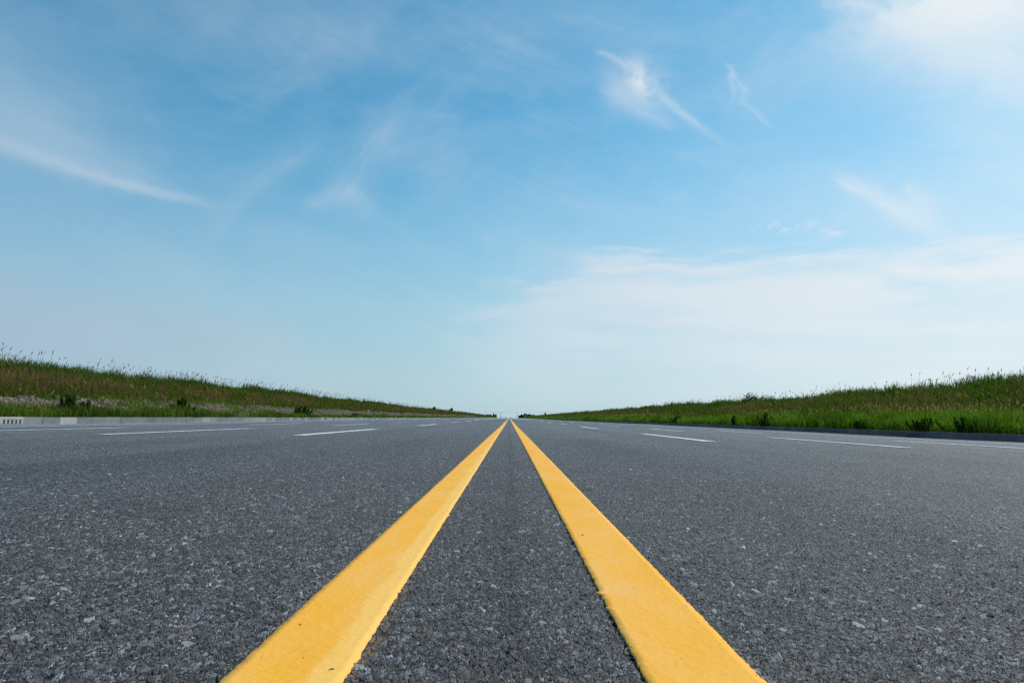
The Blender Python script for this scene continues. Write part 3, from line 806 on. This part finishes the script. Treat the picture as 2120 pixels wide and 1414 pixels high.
def verge(side, n=90000):
    pk = Pack(); ys = sample_y(n, BANDS); m = len(ys)
    if side < 0:
        d = .22 + 3.3*RNG.random(m)**1.25; x = side*(KX+d)
        cover = fbm(x*0.5, ys*0.18, 14)
        keep = (cover > 0.24+0.30*sm(d, 1.0, 2.3)+0.12*sm(ys, 40, 60)-.03) | (RNG.random(m) < .10)
        hv = (0.20+0.72*fbm(x*1.0, ys*0.5, 15))*(.75+.5*vnoise(x*2.5, ys*1.5, 18))*(1-.45*sm(d, 1.0, 2.2))*(1-.35*sm(ys, 38, 60))*.92
    else:
        d = .20 + 3.0*RNG.random(m); x = side*(KX+d)
        keep = np.ones(m, bool)
        hv = (0.44+0.60*fbm(x*0.9, ys*0.5, 16))*(.78+.45*vnoise(x*2.2, ys*1.4, 19))*(0.80+.20*sm(d, .2, 1.0))*(1-.25*sm(ys, 60, 300))
    ys, d, x, hv = ys[keep], d[keep], x[keep], hv[keep]; m = len(ys)
    z = land(x, ys, side)
    H = hv*RNG.uniform(.65, 1.15, m)
    leaf = RNG.random(m) < .35
    zb = np.where(leaf, H*RNG.uniform(.1, .6, m), 0)
    az = RNG.uniform(0, 2*np.pi, m); lean = np.where(leaf, RNG.uniform(.3, 1.0, m), np.abs(RNG.normal(.08, .14, m)))
    L = np.where(leaf, H*RNG.uniform(.35, .6, m), H)
    w = (0.008+0.0006*ys)*RNG.uniform(.7, 1.4, m)
    c = colmix(x, ys, side, 'vergeL' if side < 0 else 'vergeR', m)
    pk.add(*strips(np.stack([x, ys, z+zb-.01], 1), az, lean, L, RNG.uniform(.1, .9, m), w, c))
    # pale seed heads over the grass
    m = 2600 if side > 0 else 500
    ys = sample_y(m, [(16, 60, 3), (60, 200, 3), (200, 600, 2)]); m = len(ys)
    if side > 0: d = RNG.normal(2.7, .5, m); cl = fbm(ys*0.16, d*.8, 91); keep = cl > .47
    else: d = RNG.uniform(.4, 2.4, m); keep = np.ones(m, bool)
    ys, d = ys[keep], np.clip(d[keep], .3, 4); m = len(ys); x = side*(KX+d); z = land(x, ys, side)
    H = RNG.uniform(.68, .98, m) if side > 0 else RNG.uniform(.35, .6, m)
    az = RNG.uniform(0, 6.28, m); lean = RNG.uniform(0, .12, m)
    pk.add(*strips(np.stack([x, ys, z], 1), az, lean, H, lean*0+.1, .006+.0002*ys, mixcol(m, [G_YEL, OLIVE], [1, 1]), 2, .6))
    pc = mixcol(m, [STRAW, (.40, .36, .17), (.30, .22, .12)], [3, 2, 1])
    pk.add(*strips(np.stack([x+np.cos(az)*lean*H, ys+np.sin(az)*lean*H, z+H*.97], 1), az, lean+.2, RNG.uniform(.09, .16, m), RNG.uniform(.2, .9, m), .024+.0004*ys, pc, 3, .3))
    o = pk.build("grass", M_PLANT)
    tag(o, "low patchy green grass between the left kerb and the rubble" if side < 0 else "bright green tall grass with pale seed heads behind the right kerb", 'grass', kind='stuff')
verge(-1, 75000); verge(1, 110000)

# ------------------------------------------------------------------ rubble
def rubble():
    ph = (1+5**.5)/2
    ico = np.array([(-1, ph, 0), (1, ph, 0), (-1, -ph, 0), (1, -ph, 0), (0, -1, ph), (0, 1, ph), (0, -1, -ph), (0, 1, -ph), (ph, 0, -1), (ph, 0, 1), (-ph, 0, -1), (-ph, 0, 1)])/1.9
    fi = np.array([(0, 11, 5), (0, 5, 1), (0, 1, 7), (0, 7, 10), (0, 10, 11), (1, 5, 9), (5, 11, 4), (11, 10, 2), (10, 7, 6), (7, 1, 8), (3, 9, 4), (3, 4, 2), (3, 2, 6), (3, 6, 8), (3, 8, 9), (4, 9, 5), (2, 4, 11), (6, 2, 10), (8, 6, 7), (9, 8, 1)])
    n = 44000
    ys = sample_y(n, [(14, 22, .8), (22, 60, 5), (60, 150, 3), (150, 400, 2)]); m = len(ys)
    d = RNG.normal(3.05, .55, m); d = np.clip(d, 1.7, 4.3); x = -(KX+d); z = land(x, ys, -1)
    s = np.exp(RNG.normal(-3.85, .42, m))*(1+ys/130)
    big = RNG.random(m) < .02; s = np.where(big, s*2.0, s)
    sc = s[:, None]*RNG.uniform(.6, 1.3, (m, 3))
    V = ico[None]*(1+RNG.uniform(-.22, .22, (m, 12, 1)))
    a = RNG.uniform(0, 6.28, m); ca, sa = np.cos(a)[:, None], np.sin(a)[:, None]
    V = V*sc[:, None, :]
    Vx = V[..., 0]*ca-V[..., 1]*sa; Vy = V[..., 0]*sa+V[..., 1]*ca
    V = np.stack([Vx+x[:, None], Vy+ys[:, None], V[..., 2]+(z+s*.15)[:, None]], -1)
    c = mixcol(m, [(.20, .168, .138), (.28, .25, .215), (.12, .092, .065), (.17, .14, .115)], [4, 1.2, 3, 2])
    f = (fi[None]+(np.arange(m)*12)[:, None, None]).reshape(-1, 3)
    o = mesh_obj("rubble", V.reshape(-1, 3), f, M_STONE, col=np.repeat(c, 12, 0))
    tag(o, "ridge of pale broken stones and earth at the foot of the left bank", 'rubble', kind='stuff')
rubble()

# ------------------------------------------------------------------ single plants
def leaf_cloud(n, centers, radii, size, cols, wts, seed):
    r = np.random.default_rng(seed)
    k = r.integers(0, len(centers), n); cen = np.array(centers)[k]; rad = np.array(radii)[k]
    u = r.normal(size=(n, 3)); u /= np.linalg.norm(u, axis=1)[:, None]
    p = cen + u*rad*(r.random((n, 1))**.45)
    idx = r.choice(len(cols), n, p=np.array(wts)/sum(wts)); c = np.array(cols)[idx]*r.uniform(.7, 1.3, (n, 1))
    nrm = r.normal(size=(n, 3)); nrm /= np.linalg.norm(nrm, axis=1)[:, None]
    t = np.cross(nrm, r.normal(size=(n, 3))); t /= np.linalg.norm(t, axis=1)[:, None]; b = np.cross(nrm, t)
    s = size*r.uniform(.6, 1.4, (n, 1))
    V = np.stack([p-t*s, p-b*s*.42, p+t*s, p+b*s*.42], 1).reshape(-1, 3)
    f = (np.arange(n)*4)[:, None]+np.arange(4)[None]
    return V, f, np.repeat(c, 4, 0)
def tube(pts, rads, sides=6):
    v = []; f = []
    for i, (p, r) in enumerate(zip(pts, rads)):
        p = Vector(p); q = Vector(pts[min(i+1, len(pts)-1)])-Vector(pts[max(i-1, 0)])
        q.normalize(); a = q.orthogonal().normalized(); b = q.cross(a)
        for k in range(sides):
            t = 2*math.pi*k/sides; v.append(tuple(p+(a*math.cos(t)+b*math.sin(t))*r))
    for i in range(len(pts)-1):
        for k in range(sides):
            k2 = (k+1) % sides; f.append((i*sides+k, i*sides+k2, (i+1)*sides+k2, (i+1)*sides+k))
    f.append(tuple(range(sides-1, -1, -1))); f.append(tuple((len(pts)-1)*sides+k for k in range(sides)))
    return v, f
def weed(x, y, h, w, label, group, seed, side, n=2300, cols=((.026, .058, .014), (.042, .088, .018), (.065, .120, .024))):
    z = float(land(np.array([x]), np.array([y]), side)[0]); r = np.random.default_rng(seed)
    root = empty("weed_clump", (x, y, z)); tag(root, label, 'weed', group)
    pk = Pack(); m = int(n)
    stems = max(5, int(9*w/.5)); sx = r.normal(0, w*.24, stems); sy = r.normal(0, w*.24, stems); sh = h*r.uniform(.62, 1.0, stems)*(1-.5*np.abs(sx)/w)
    k = r.integers(0, stems, m); t = r.random(m)**.8
    P = np.stack([sx[k]*(1+.5*t), sy[k]*(1+.5*t), sh[k]*t*.93], 1)
    c = np.array(cols)[r.integers(0, 3, m)]*r.uniform(.7, 1.3, (m, 1))
    pk.add(*strips(P, r.uniform(0, 6.28, m), r.uniform(.35, 1.1, m), r.uniform(.08, .20, m)*(1.15-.6*t)*(h/.7), r.uniform(.1, 1.0, m), (.022+.0006*y)*r.uniform(.8, 1.4, m), c, 2, .1))
    pk.build("foliage", M_PLANT, root)
    for i in range(stems):
        mb = MB(); mb.add(tube([(sx[i], sy[i], -.05), (sx[i]*1.25, sy[i]*1.25, sh[i]*.5), (sx[i]*1.5, sy[i]*1.5, sh[i]*.95)], [.008, .006, .003], 4))
        mb.build("stem", M_BARK, root)
gl = "dark weeds on the left verge"; gr = "dark weeds on the right verge"
for a in [(-17.95, 27.9, .95, .7, "tall dark weed clump before the rubble, leftmost of the left verge", gl, 1, -1),
          (-18.1, 29.2, .74, .5, "slimmer dark weed just right of the leftmost tall clump, left verge", gl, 2, -1),
          (-18.4, 38.6, 1.12, .62, "tallest dark bushy weed on the left verge, beside the rubble heap", gl, 3, -1),
          (-18.5, 61.5, 1.05, 1.1, "broad dark bush on the left verge far beyond the rubble heap", gl, 4, -1),
          (-18.6, 84.0, .55, 1.2, "low dark weed clump far along the left verge, past the broad bush", gl, 5, -1),
          (17.42, 26.2, .72, .85, "dark weed clump on the right verge, the one nearest the photo's right edge", gr, 6, 1),
          (17.42, 28.9, .66, 1.0, "dark weed clump right above the slotted inlet of the right kerb", gr, 7, 1),
          (17.42, 33.6, .60, .8, "low dark weed clump left of the slotted inlet, right verge", gr, 8, 1),
          (17.45, 46.3, 1.0, .9, "tall dark weed clump on the right verge below the pale seed heads", gr, 9, 1),
          (17.45, 53.0, .85, .8, "narrow dark weed clump on the right verge below the crest shrub", gr, 10, 1),
          (17.45, 71.5, .9, .9, "small dark weed clump farthest along the right verge", gr, 11, 1)]:
    weed(*a)

def shrub(x, y, h, w, label, seed, side, n=700, name="shrub", lift=0.0, group=None):
    z = float(land(np.array([x]), np.array([y]), side)[0])+lift; r = random.Random(seed)
    root = empty(name, (x, y, z)); tag(root, label, 'shrub', group)
    cen = []; rad = []
    for i in range(9):
        a = r.uniform(0, 6.28); q = r.uniform(0, w*.34); cz = h*r.uniform(.22, .86); cen.append((math.cos(a)*q, math.sin(a)*q, cz)); s = w*r.uniform(.14, .26); rad.append((s, s, s*.8))
    cols = ((.020, .046, .020), (.030, .065, .022), (.042, .080, .03))
    V, f, c = leaf_cloud(n, cen, rad, .05+.0005*y, cols, (2, 2, 1), seed)
    mesh_obj("crown", V, f, M_PLANT, root, c)
    mb = MB(); mb.add(tube([(0, 0, -.1), (0.02, 0, h*.3), (.04, .02, h*.55)], [.045, .035, .02]))
    for cc in cen[:6]: mb.add(tube([(0.02, 0, h*.25), tuple(v*.6 for v in cc[:2])+(cc[2]*.8,), cc], [.02, .014, .006], 4))
    mb.build("trunk", M_BARK, root)
shrub(27.6, 78.5, 2.1, 2.7, "feathery dark shrub standing above the crest of the right bank", 5, 1, 1000, lift=-.6)
shrub(-27.2, 246, 2.0, 1.9, "small round dark shrub on the left crest, nearer of the two", 6, -1, 500)
shrub(-27.4, 324, 2.9, 3.2, "larger round dark shrub on the left crest, farther of the two", 7, -1, 600)

def tree(x, y, h, w, label, seed, group=None, z=-.3, shape='round', n=3200):
    r = random.Random(seed); root = empty("tree", (x, y, z)); tag(root, label, 'tree', group)
    cen = []; rad = []
    if shape == 'round':
        for i in range(14):
            a = r.uniform(0, 6.28); q = r.uniform(0, w*.36); cz = h*r.uniform(.10, .88); cen.append((math.cos(a)*q, math.sin(a)*q, cz)); s = w*r.uniform(.12, .24); rad.append((s, s, s*.9))
    else:
        for i in range(12):
            t = i/11; a = r.uniform(0, 6.28); q = w*.2*(1-t); cen.append((math.cos(a)*q, math.sin(a)*q, h*(.15+.83*t))); s = w*(.34-.24*t); rad.append((s, s, h*.08))
    cols = ((.020, .040, .024), (.028, .052, .028), (.036, .064, .032))
    V, f, c = leaf_cloud(n, cen, rad, .75 if h > 3.5 else .25, cols, (2, 2, 1), seed)
    mesh_obj("crown", V, f, M_PLANT, root, c)
    mb = MB(); mb.add(tube([(0, 0, -.3), (0.05, 0, h*.4), (.1, .05, h*.8)], [h*.035, h*.025, h*.01]))
    for cc in cen[:7]: mb.add(tube([(0.05, 0, h*.3), tuple(v*.5 for v in cc[:2])+(cc[2]*.8,), cc], [h*.015, h*.01, h*.004], 4))
    mb.build("trunk", M_BARK, root)
tree(27.5, 525, 3.3, 2.4, "lone dark pointed tree on the crest of the right bank", 20, z=1.6, shape='cone')
FT = "dark trees at the far right end of the road"
U = 1413.0
def fx(px, yy): return (px-1057)/U*yy
for i, (px, hh, ww, lab) in enumerate([
        (1078.5, 4.6, 5.0, "low dark tree at the roadside tip of the far right grove"),
        (1083.5, 6.6, 5.5, "second dark tree of the far right grove, just behind the roadside tip"),
        (1088, 8.6, 5.5, "tallest spiky dark tree of the far right grove"),
        (1093, 8.1, 6.0, "broad dark tree right of the tallest one, far right grove"),
        (1098, 7.8, 5.5, "dark tree in the middle right of the far right grove"),
        (1103, 7.2, 6.0, "dark tree sloping towards the bank, far right grove"),
        (1108, 6.2, 6.0, "lowest dark tree, where the far right grove meets the bank")]):
    tree(fx(px, 1150), 1150+(i % 3)*9, hh, ww, lab, 30+i, FT, z=-.3)
FL = "dark trees at the far left end of the road"
for i, (px, hh, ww, lab) in enumerate([
        (1024.5, 6.8, 2.8, "small pointed dark tree beside the dark shed at the left end of the road"),
        (1019, 5.0, 6.0, "dark tree merging with the left bank, second left of the shed"),
        (1012, 5.2, 6.5, "dark tree farthest left behind the left bank's end")]):
    tree(fx(px, 1075), 1075, hh, ww, lab, 50+i, FL, shape='cone' if i == 0 else 'round')

# ------------------------------------------------------------------ far end of the road
def shed():
    yy = 1062.0; x0, x1 = fx(1026.0, yy), fx(1031.2, yy); cx = (x0+x1)/2; hw = (x1-x0)/2
    root = empty("shed", (cx, yy, -.2)); tag(root, "small dark flat-roofed shed where the left bank ends, far down the road", 'shed')
    mb = MB(); mb.add(box_vf(-hw, hw, -3, 3, 0, 5.0)); mb.build("wall", M_DARKWALL, root)
    mb = MB(); mb.add(box_vf(-hw-.25, hw+.25, -3.25, 3.25, 5.003, 5.35)); mb.build("roof", M_ROOF, root)
    mb = MB(); mb.add(box_vf(-.6, .6, -3.06, -2.98, .02, 2.2)); mb.build("door", M_GREYCAR, root)
shed()

def pole(px, yy, htop, label, arm=None, box=False, group='poles at the far end of the road', r=.24):
    x = fx(px, yy); root = empty("utility_pole", (x, yy, -.4)); tag(root, label, 'pole', group)
    mb = MB(); mb.add(tube([(0, 0, 0), (0, 0, htop*.5), (0, 0, htop)], [r, r*.85, r*.65], 8)); mb.build("pole", M_METAL, root)
    mb = MB()
    if arm == 'cross':
        mb.add(box_vf(-1.1, 1.1, -.07, .07, htop-.9, htop-.72)); 
        for q in (-.95, 0.35, .95): mb.add(tube([(q, 0, htop-.72), (q, 0, htop-.45)], [.06, .05], 6))
        mb.build("crossarm", M_METAL, root)
    elif arm == 'lamp':
        mb.add(tube([(0, 0, htop-.3), (1.0, 0, htop+.1), (2.1, 0, htop+.2)], [.10, .09, .09], 6)); mb.build("lamp_arm", M_METAL, root)
        mb = MB(); mb.add(box_vf(1.5, 2.7, -.2, .2, htop+.02, htop+.3, .05)); mb.build("lamp_head", M_METAL, root)
    if box:
        mb = MB(); mb.add(box_vf(-1.3, -.15, -.3, .3, 3.9, 5.1, .05)); mb.build("signal_box", M_DARKWALL, root)
    return root
pole(1009.3, 1130, 10.8, "thin utility pole rising behind the end of the left bank", 'cross', r=.2)
pole(1037.8, 1180, 10.2, "lamp post with a short arm, left one of the close pair at the road's end", 'lamp', group='lamp posts at the road end', r=.2)
pole(1040.4, 1230, 11.0, "lamp post with a short arm, right one of the close pair at the road's end", 'lamp', group='lamp posts at the road end', r=.2)
pole(1073.6, 1120, 10.9, "tall pole carrying a dark box and crossarm, left of the far right trees", 'cross', True)
for i, (xa, xb, za, zb, lab) in enumerate([(1009.3, 1073.6, 10.1, 10.1, "thin overhead wire strung between the two poles across the far road"),
                                           (1073.6, 1180, 10.0, 12.0, "thin overhead wire running right from the pole with the box"),
                                           (930, 1009.3, 11.5, 10.2, "thin overhead wire running left from the pole behind the left bank")]):
    pts = []; y0, y1 = (1130, 1120)
    for k in range(13):
        t = k/12; pts.append((fx(xa, 1125)*(1-t)+fx(xb, 1125)*t, 1125+0*t, za*(1-t)+zb*t-.4-4*.9*t*(1-t)))
    mb = MB(); mb.add(tube(pts, [.06]*13, 5)); o = mb.build("overhead_wire", M_ROOF); tag(o, lab, 'wire', 'overhead wires at the far end')

def car(x, y, rz, mat, label, van=False, group='vehicles at the far end of the road'):
    root = empty("car", (x, y, -.17), rz); tag(root, label, 'car', group)
    if van: prof = [(-2.3, .35), (2.3, .35), (2.35, .9), (2.15, 1.15), (1.6, 1.95), (-2.25, 2.0), (-2.32, 1.0)]
    else: prof = [(-2.2, .32), (2.2, .32), (2.25, .72), (1.25, .92), (.6, 1.42), (-1.2, 1.46), (-1.85, 1.0), (-2.22, .92)]
    n = len(prof); w = .88
    v = [(a, -w*(1 if b < 1 else .86), b) for a, b in prof]+[(a, w*(1 if b < 1 else .86), b) for a, b in prof]
    f = [tuple(range(n)), tuple(range(2*n-1, n-1, -1))]+[(i, i+n, (i+1) % n+n, (i+1) % n) for i in range(n)]
    mesh_obj("body", v, f, mat, root)
    zt = 1.75 if van else 1.34
    mb = MB()
    for s in (-1, 1):
        yy = s*(w*.97); a0, a1 = (-1.0, 1.55) if not van else (.6, 1.75); b0, b1 = (-.95, .5) if not van else (.6, 1.45)
        mb.add(([(a0, yy, .98), (a1*.7, yy, .98), (b1*.9, yy*.93, zt), (b0, yy*.93, zt)], [(0, 1, 2, 3)]))
    mb.add(([(1.2, -.68, 1.0), (1.2, .68, 1.0), (.66, .64, 1.38), (.66, -.64, 1.38)] if not van else [(2.13, -.7, 1.22), (2.13, .7, 1.22), (1.68, .66, 1.85), (1.68, -.66, 1.85)], [(0, 1, 2, 3)]))
    mb.build("window", M_GLASS, root)
    for sx in (-1.35, 1.35):
        for sy in (-.8, .8):
            mb = MB(); mb.add(tube([(sx, sy-.1, .33), (sx, sy+.1, .33)], [.33, .33], 14)); mb.build("wheel", M_RUBBER, root)
    for sy in (-.62, .62):
        mb = MB(); mb.add(box_vf(2.2, 2.3, sy-.14, sy+.14, .62, .78)); mb.build("headlight", M_WHITE, root)
car(fx(1050, 1150), 1150, -math.pi/2, M_DARKCAR, "dark van seen head-on at the far end of the road, left of the yellow lines", True)
car(fx(1060.6, 1249), 1249, 0.0, M_BLUECAR, "light blue car seen side-on crossing at the far end of the road", False)
car(fx(1039.0, 1200), 1200, -math.pi/2, M_GREYCAR, "grey car beside the foot of the lamp posts at the road's end", False)
for px, h, lab in ((1042.6, 3.0, "slim dark marker post, taller of two between the lamp posts and the van"), (1044.6, 1.9, "short stubby dark marker post between the lamp posts and the van")):
    root = empty("marker_post", (fx(px, 1190), 1190, -.17)); tag(root, lab, 'post')
    mb = MB(); mb.add(box_vf(-.3, .3, -.3, .3, -.02, .25, .04)); mb.build("base", M_DARKWALL, root)
    mb = MB(); mb.add(tube([(0, 0, .25), (0, 0, h-.3), (0, 0, h)], [.18, .17, .06], 8)); mb.build("post", M_DARKWALL, root)

# ------------------------------------------------------------------ birds
def bird(px, py, dist, span, bank_, label):
    v = fwd*1413.0 + rr*(px-1060.0) + uu*(707.0-py); v.normalize(); p = EYE+v*dist
    root = bpy.data.objects.new("bird", None); C.objects.link(root); root.location = p; root.rotation_euler = (bank_, .1, random.uniform(-.5, .5)+math.pi/2)
    tag(root, label, 'bird', 'small birds flying over the road')
    s = span
    bv, bf = tube([(-.42*s, 0, .0), (-.25*s, 0, .01*s), (0, 0, .02*s), (.2*s, 0, .02*s), (.3*s, 0, .02*s), (.36*s, 0, 0)], [.02*s, .05*s, .085*s, .075*s, .05*s, .012*s], 8)
    mesh_obj("body", bv, bf, M_BIRD, root, smooth=True)
    for k in (-1, 1):
        wv = [(.14*s, k*.04*s, .03*s), (-.12*s, k*.04*s, .03*s), (.12*s, k*.26*s, .15*s), (-.10*s, k*.26*s, .14*s), (-.14*s, k*.5*s, .10*s), (-.2*s, k*.5*s, .09*s)]
        w2 = [(a, b, c-.012*s) for a, b, c in wv]
        f = [(0, 1, 3, 2), (2, 3, 5, 4), (6, 8, 9, 7), (8, 10, 11, 9), (0, 2, 8, 6), (2, 4, 10, 8), (1, 7, 9, 3), (3, 9, 11, 5), (4, 5, 11, 10), (0, 6, 7, 1)]
        mesh_obj("wing", wv+w2, f, M_BIRD, root)
bird(1053.5, 763, 70, .27, .5, "small dark bird flying above the point where the yellow lines meet")
bird(1286.5, 820, 95, .22, .2, "tiny bird low over the right bank, left of the other right-hand bird")
bird(1635, 809.5, 80, .28, .7, "small dark bird just above the crest of the right bank, right of the crest shrub")
